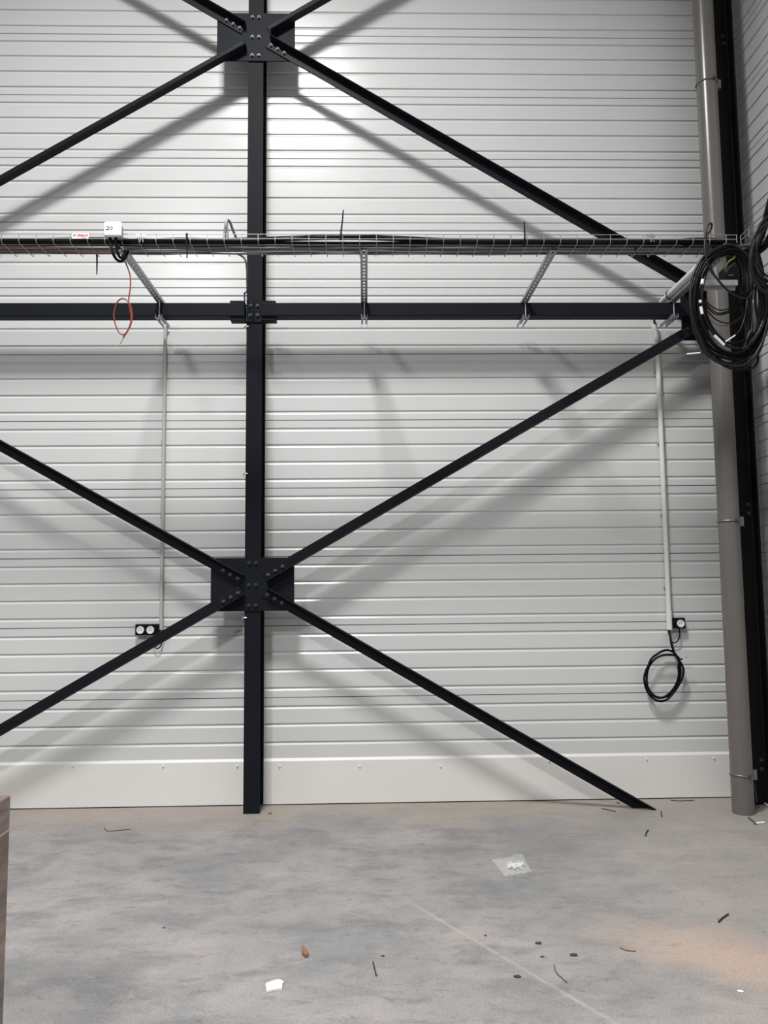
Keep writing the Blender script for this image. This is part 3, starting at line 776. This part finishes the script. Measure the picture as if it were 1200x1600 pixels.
# strands crossing the ring
MB().tube(smooth_path([z7(275, 0, YQ-.04), z7(280, 150, YQ-.05), z7(330, 330, YQ-.055), z7(420, 460, YQ-.06), z7(540, 590, YQ-.06), z7(680, 680, YQ-.06), z7(790, 690, YQ-.05), z7(850, 600, YQ-.04), z7(920, 500, YQ-.03)], 5), .0060, 8).build('crossing_cable', M_BLACKG, big, True)
MB().tube(smooth_path([z7(300, 190, YQ-.03), z7(360, 360, YQ-.05), z7(470, 520, YQ-.055), z7(600, 640, YQ-.055), z7(720, 645, YQ-.05), z7(880, 560, YQ-.04), z7(1010, 450, YQ-.02)], 5), .0050, 8).build('crossing_cable', M_BLACK, big, True)
MB().tube(smooth_path([z7(780, 690, YQ), z7(770, 820, YQ-.01), z7(740, 960, YQ-.02), z7(690, 1080, YQ-.03), z7(640, 1130, YQ-.04)], 5), .0034, 8).build('crossing_cable', M_BLACKG, big, True)
MB().tube(smooth_path([z7(820, 700, YQ-.01), z7(840, 850, YQ-.02), z7(835, 1050, YQ-.03), z7(790, 1150, YQ-.035), z7(735, 1300, YQ-.03)], 5), .0032, 8).build('crossing_cable', M_BLACKG, big, True)
MB().tube(smooth_path([z7(870, 1100, YQ-.03), z7(840, 1065, YQ-.03), z7(800, 1110, YQ-.03), z7(765, 1230, YQ-.03), z7(740, 1290, YQ-.03)], 5), .0026, 8).build('crossing_cable', M_CGREY, big, True)
# loop hanging out at the bottom
MB().tube(smooth_path([z7(200, 1180, YQ), z7(330, 1370, YQ), z7(520, 1460, YQ), z7(700, 1510, YQ-.01), z7(820, 1535, YQ-.01), z7(890, 1480, YQ), z7(910, 1390, YQ), z7(860, 1330, YQ+.02)], 5), .0075, 8).build('cable_loop', M_BLACK, big, True)
# white marker sleeves on the cables
def sleeve(u0, v0, u1, v1, r, y, label='white marker sleeve'):
    a_, b_ = z7(u0, v0, y), z7(u1, v1, y)
    tagit(MB().tube([a_, b_], r, 10).build('marker_sleeve', M_WHITE, big, True), label)
sleeve(252, 470, 243, 525, .0095, YQ-.055)
sleeve(224, 718, 222, 745, .0085, YQ-.055)
sleeve(228, 795, 246, 882, .0085, YQ-.055)
sleeve(388, 1138, 505, 1252, .0085, YQ-.06, 'long white marker sleeve near the bottom of the coil')
sleeve(522, 1212, 638, 1134, .0042, YQ-.045)
# upright loop of cable above the tray
MB().tube(smooth_path([z7(300, 190, YQ), z7(285, 60, YQ), z7(290, -90, YQ), z7(315, -170, YQ), z7(345, -200, YQ+.01), z7(362, -175, YQ+.02), z7(340, -110, YQ+.03), z7(300, -60, YQ+.03), z7(285, 20, YQ+.03), z7(330, 120, YQ+.02), z7(380, 160, YQ+.02)], 5), .0055, 8).build('upright_loop', M_BLACKG, big, True)
# lead with a white end poking out to the left
o = cable('lead_end', [z7(-30, 1355, 4.5287), z7(70, 1358, 4.4893), z7(330, 1330, 4.4303)], .0022, M_CGREY, 'thin lead with a white tip poking left from the big coil', n=3)
cap = MB().tube([z7(62, 1358, 4.4824), z7(225, 1343, 4.4499)], .0050, 8).build('white_tip', M_WHITE, o, True)
# earth wire and lug
cable('earth_wire', [z7(610, 130, YQ+.01), z7(635, 165, YQ-.02), z7(625, 215, YQ-.03), z7(575, 245, YQ-.03), z7(540, 290, YQ-.02), z7(515, 370, YQ)], .0038, M_YELL, 'yellow-green earth wire curling inside the top of the big coil', n=4)
lug = MB().tube([z7(628+22*math.cos(k*math.pi/6), 295+16*math.sin(k*math.pi/6), YQ+.02) for k in range(12)], .004, 6, True)
lug.tube(smooth_path([z7(606, 300, YQ+.02), z7(560, 330, YQ+.03), z7(535, 390, YQ+.04)], 3), .005, 8)
tagit(lug.build('cable_lug', M_CGREY, None, True, base=z7(606, 300, YQ+.02)), 'grey cable lug with an eyelet inside the big coil', 'cable lug')
# galvanised cross bar behind the coil and block above it
a = P(1108, 430, 4.7847); b = P(1162, 438.5, 4.7847)
cb = MB().box(a.x, b.x, 4.86, 4.90, b.z, a.z); cb.box(a.x-.02, b.x, 4.90, 4.902, b.z-.02, a.z)
bevel(tagit(cb.build('cross_bar', M_GALV, None, base=((a.x+b.x)/2, 4.88, b.z)), 'short galvanised cross bar seen through the big coil', 'bracket'), .002, 1)
a = P(1138, 412, 4.8733); b = P(1160, 430, 4.8733)
kb = empty('control_box', ((a.x+b.x)/2, 5.0, b.z), 'small black box on the cross bar behind the big coil', 'box')
bevel(MB().box(a.x, b.x, 4.92, 5.02, b.z-.01, a.z).build('housing', M_BLACK, kb), .004, 2)
MB().box(a.x+.02, a.x+.05, 4.917, 4.92, b.z+.015, b.z+.022).build('label', M_CGREY, kb)
# clamp on the far side
a = P(1177, 450, 4.6272); 
cl = MB().tube([P(1179, 450, 4.6272), P(1180, 461, 4.6272)], .006, 8); q_ = P(1180, 466, 4.6272)
cl.box(q_.x-.022, q_.x+.022, 4.68, 4.73, q_.z-.012, q_.z+.010)
tagit(cl.build('beam_clamp', M_GALV, None, base=q_), 'small zinc clamp with a pale stud right of the big coil', 'clamp')

# coil at the right edge of the frame
YS = 4.04
rc = empty('cable_coil', tuple(P(1200, 340, YS)), 'coil of greyish-black cables cut by the right edge of the frame', 'cable coil')
for i, (cx_, cy_, rx, ry, rot, r) in enumerate(((1212, 396, 41, 62, .15, .0075), (1210, 392, 36, 55, .22, .0065), (1212, 394, 38, 58, .18, .0065), (1214, 390, 33, 52, .2, .006), (1210, 398, 38, 60, .1, .006), (1216, 392, 35, 50, .25, .0065), (1214, 398, 40, 60, .22, .0055), (1213, 385, 30, 50, .2, .006))):
    loop(cx_, cy_, rx, ry, rot, r, YS+(i % 3)*.02, M_BLACKG, 60+i, .04, .02, parent=rc)
jn = empty('cable_bundle', tuple(P(1160, 392, 4.42)), 'bundle of black cables crossing from the long tray to the corner tray', 'cable bundle')
for i in range(9):
    j_ = i % 3; k_ = i//3
    MB().tube(smooth_path([P(1112, 386+i*1.5, 4.50), P(1138, 384+i*1.9+2*(i % 2), 4.46), P(1158, 384+i*2.0, 4.43), P(1176, 384+i*1.7, 4.37), P(1194, 378+i*1.5, 4.30), Vector((T2X+.035+.016*i, 4.0, ZB+.016)), Vector((T2X+.03+.017*i, 3.2, ZB+.016)), Vector((T2X+.035+.016*i, 2.1, ZB+.016))], 4),
              .0062+.0008*j_, 8).build('strand', M_BLACK if i % 2 else M_BLACKG, jn, True)
MB().tube(smooth_path([Vector((T2X+.15, 3.1, ZB+.03)), Vector((T2X+.15, 3.6, ZB+.05)), P(1232, 262, 3.98), P(1209, 300, 4.10), P(1201, 325, 4.13), P(1195, 350, 4.17), P(1187, 375, 4.27), P(1174, 388, 4.37), P(1150, 392, 4.43)], 5), .019, 10).build('strand', M_BLACK, jn, True)
# dark lead-ins dropping behind the coil on its right side
for i in range(10):
    rr = random.Random(90+i); x0_ = 1163+i*3.4
    MB().tube(smooth_path([P(x0_-8, 396, 4.47), P(x0_+rr.uniform(-3, 3), 430, 4.46), P(x0_+rr.uniform(-4, 4), 470, 4.45), P(x0_+rr.uniform(-4, 5), 510, 4.45), P(x0_+rr.uniform(-3, 6), 545-2*i, 4.44), P(x0_-8+rr.uniform(-4, 4), 556-2*i, 4.42)], 4),
              .0075, 8).build('strand', M_BLACK, jn, True)

# ------------------------------------------------------------------ cardboard box at the left edge
far = 2.62
q = P(17.5, 1242, far); XB, ZT = q.x, q.z
cbx = empty('cardboard_box', (XB-.4, far-.5, 0), 'brown cardboard box in clear film at the left edge', 'box')
n_ = 10
m = MB()
r0 = random.Random(3)
m.box(XB-.8, XB, far-1.0, far, .001, ZT)
bx = m.build('carton', M_CARD, cbx); bevel(bx, .006, 2)
MB().box(XB-.802, XB+.0012, far-1.001, far+.001, ZT-.11, ZT-.105).build('film_edge', M_COND, cbx)
MB().box(XB-.43, XB-.37, far-1.0005, far+.0005, ZT+.0005, ZT+.0012).build('tape', M_CPINK, cbx)

# ------------------------------------------------------------------ litter on the floor
def film_bag():
    mm = bpy.data.materials.new('clear_film'); mm.use_nodes = True; nt = mm.node_tree
    b = nt.nodes['Principled BSDF']; b.inputs['Base Color'].default_value = (.85, .85, .84, 1); b.inputs['Roughness'].default_value = .12
    b.inputs['Alpha'].default_value = .20; b.inputs['Specular IOR Level'].default_value = .8
    n = nt.nodes.new('ShaderNodeTexNoise'); n.inputs['Scale'].default_value = 40; bp = nt.nodes.new('ShaderNodeBump'); bp.inputs['Strength'].default_value = .6; bp.inputs['Distance'].default_value = .004
    nt.links.new(n.outputs['Fac'], bp.inputs['Height']); nt.links.new(bp.outputs[0], b.inputs['Normal'])
    c = [PZ(769, 1346), PZ(816, 1336), PZ(831, 1364), PZ(789, 1371)]
    o0 = centre(c); root = empty('plastic_bag', tuple(o0), 'small clear plastic bag with white granules lying on the floor', 'bag')
    rr = random.Random(8); N = 14
    for side in (0, 1):
        v = []; f = []
        for i in range(N+1):
            for j in range(N+1):
                s, t = i/N, j/N
                p = c[0].lerp(c[1], s).lerp(c[3].lerp(c[2], s), t)
                hgt = (math.sin(math.pi*s)*math.sin(math.pi*t))**.7
                z = .003+(side*(.026*hgt+rr.uniform(0, .0035))+ (0.008 if i in (0, N) or j in (0, N) else 0)*side*rr.random())
                v.append(Vector((p.x, p.y, z if side else .0015))-o0)
        for i in range(N):
            for j in range(N):
                k = i*(N+1)+j; f.append((k, k+1, k+N+2, k+N+1))
        mesh_obj('film', v, f, mm, root, True)
    g = MB()
    for i in range(70):
        s = .55+rr.gauss(0, .16); t = .60+rr.gauss(0, .10); s = min(.86, max(.3, s)); t = min(.85, max(.3, t))
        p = c[0].lerp(c[1], s).lerp(c[3].lerp(c[2], s), t); r = rr.uniform(.004, .007)
        z = .004+rr.uniform(0, .012)
        g.tube([(p.x, p.y, z), (p.x+r*.3, p.y, z+r), (p.x, p.y, z+r*1.7)], [r*.7, r, r*.6], 6)
    go = g.build('granules', M_WHITE, root); go['kind'] = 'stuff'
film_bag()

def flat_poly(name, px, h, m, label, cat, curl=0):
    c = [PZ(x_, y_) for x_, y_ in px]; o0 = centre(c); v = []; k = len(c); rr = random.Random(len(name)+k)
    for e in (0, 1):
        for p in c: v.append(Vector((p.x, p.y, .001+e*h+(rr.uniform(0, curl) if e else 0)))-o0)
    f = [tuple(range(k)), tuple(range(2*k-1, k-1, -1))]+[(i, (i+1) % k, k+(i+1) % k, k+i) for i in range(k)]
    o = mesh_obj(name, v, f, m, None, False, o0)
    return tagit(o, label, cat)
flat_poly('paper_scrap', ((415, 1539.5), (424, 1537), (433, 1534), (438, 1534), (443.5, 1537), (441, 1541), (441, 1547.5), (433, 1548), (425, 1550), (416.5, 1551)), .006, M_PAPER, 'crumpled white paper scrap lying on the floor left of centre', 'paper scrap', .004)
flat_poly('wood_chip', ((471, 1485), (474, 1482), (478, 1487), (482, 1492), (481, 1497), (476, 1497), (472, 1492)), .010, M_RUST, 'small orange-brown chip on the floor above the paper scrap', 'chip', .006)
def stick(name, px, r, m, label, cat='stick'):
    pts = [PZ(x_, y_) + Vector((0, 0, r+.0005)) for x_, y_ in px]
    path = smooth_path(pts, 4)
    return tagit(MB().tube(path, r, 6).build(name, m, None, True, base=centre(path)-Vector((0, 0, r))), label, cat)
stick('cut_tie', ((583, 1504), (585, 1514), (588, 1526)), .0028, M_INK, 'short black offcut on the floor right of the brown chip', 'offcut')
stick('cut_tie', ((1123, 1442), (1129, 1436), (1138, 1430)), .0042, M_INK, 'bent black offcut on the floor below the downpipe', 'offcut')
stick('cut_tie', ((1009, 1307), (1009.5, 1303), (1013, 1298)), .004, M_INK, 'small black offcut on the floor below the foot of the brace', 'offcut')
stick('cut_tie', ((940, 1264), (952, 1266.5), (962, 1269)), .003, M_DIRT, 'thin dark offcut on the floor left of the foot of the brace', 'offcut')
stick('wire_offcut', ((1048, 1251), (1062, 1252), (1084, 1251)), .003, M_DIRT, 'thin grey wire offcut against the flashing near the downpipe', 'offcut')
stick('wire_offcut', ((866, 1508), (869, 1520), (879, 1530), (886, 1536)), .0018, M_DIRT, 'curved hair-thin wire on the floor right of the pale cut line', 'offcut')
stick('wire_offcut', ((969, 1482), (980, 1486), (994, 1487)), .0018, M_DIRT, 'hair-thin dark wire on the floor left of the orange dust', 'offcut')
stick('wire_offcut', ((163, 1294), (168, 1299), (185, 1298), (205, 1296)), .0022, M_DIRT, 'thin bent wire on the floor at the left below the flashing', 'offcut')
stick('bolt_stub', ((1033, 1269), (1034, 1277)), .004, M_INK, 'dark stub on the floor touching the foot of the long brace', 'stub')
def clod(px, py, s, label, name='dirt_clod', m=M_DIRT):
    o0 = PZ(px, py); bm = bmesh.new(); bmesh.ops.create_icosphere(bm, subdivisions=2, radius=s)
    rr = random.Random(int(px*7+py))
    for v in bm.verts:
        v.co *= rr.uniform(.7, 1.25); v.co.z *= .4; v.co.z += s*.35; v.co.x *= 1.4
    for v in bm.verts: v.co.z = max(0.0005, v.co.z)
    me = bpy.data.meshes.new(name); bm.to_mesh(me); bm.free(); me.materials.append(m)
    o = bpy.data.objects.new(name, me); o.location = o0; link(o); return tagit(o, label, 'clod')
clod(841, 1474.5, .010, 'dark clod of dirt on the floor, highest of the group right of the cut line')
clod(847, 1495.5, .006, 'tiny dark clod just left of the largest right-hand clod')
clod(896, 1493, .011, 'dark clod of dirt, rightmost of the group beyond the cut line')
clod(808.5, 1526.5, .010, 'dark clod of dirt lying close below the pale cut line')
clod(758.5, 1462, .005, 'tiny dark crumb above the pale cut line')
clod(598, 1494, .006, 'dark crumb beside the short black offcut')
clod(422, 1271.5, .008, 'dark crumb on the floor right of the column foot')
clod(966, 1255, .009, 'dark crumb by the flashing left of the brace foot')
clod(1157, 1550, .008, 'white crumb on the floor in the orange dust', 'white_crumb', M_PAPER)
clod(256, 1450, .005, 'dark crumb on the floor near the left edge')
# torn packaging by the downpipe foot
pk = empty('torn_packet', tuple(PZ(1186, 1286)), 'torn grey and white packet on the floor beside the downpipe foot', 'packet')
MB().tube(smooth_path([PZ(1169.5, 1279.5)+Vector((0, 0, .01)), PZ(1176, 1284)+Vector((0, 0, .006)), PZ(1182, 1289)+Vector((0, 0, .004))], 3), .004, 6).build('strip', M_DIRT, pk)
MB().tube([PZ(1182, 1288)+Vector((0, 0, .007)), PZ(1194, 1287)+Vector((0, 0, .008))], .006, 6).build('roll', M_PAPER, pk)
MB().tube(smooth_path([PZ(1192, 1253)+Vector((0, 0, .008)), PZ(1196, 1258)+Vector((0, 0, .01)), PZ(1203, 1262)+Vector((0, 0, .008))], 3), .007, 6).build('scrap', M_CONDL, pk)
# loose dark strap by the foot of the corner column
cable('loose_strap', [P(1176.5, 1222, 5.33), P(1179, 1226, 5.30), P(1180.5, 1238, 5.30), P(1183, 1254, 5.30)], .004, M_CPINK, 'thin loose strap hanging between downpipe and corner column', n=4)
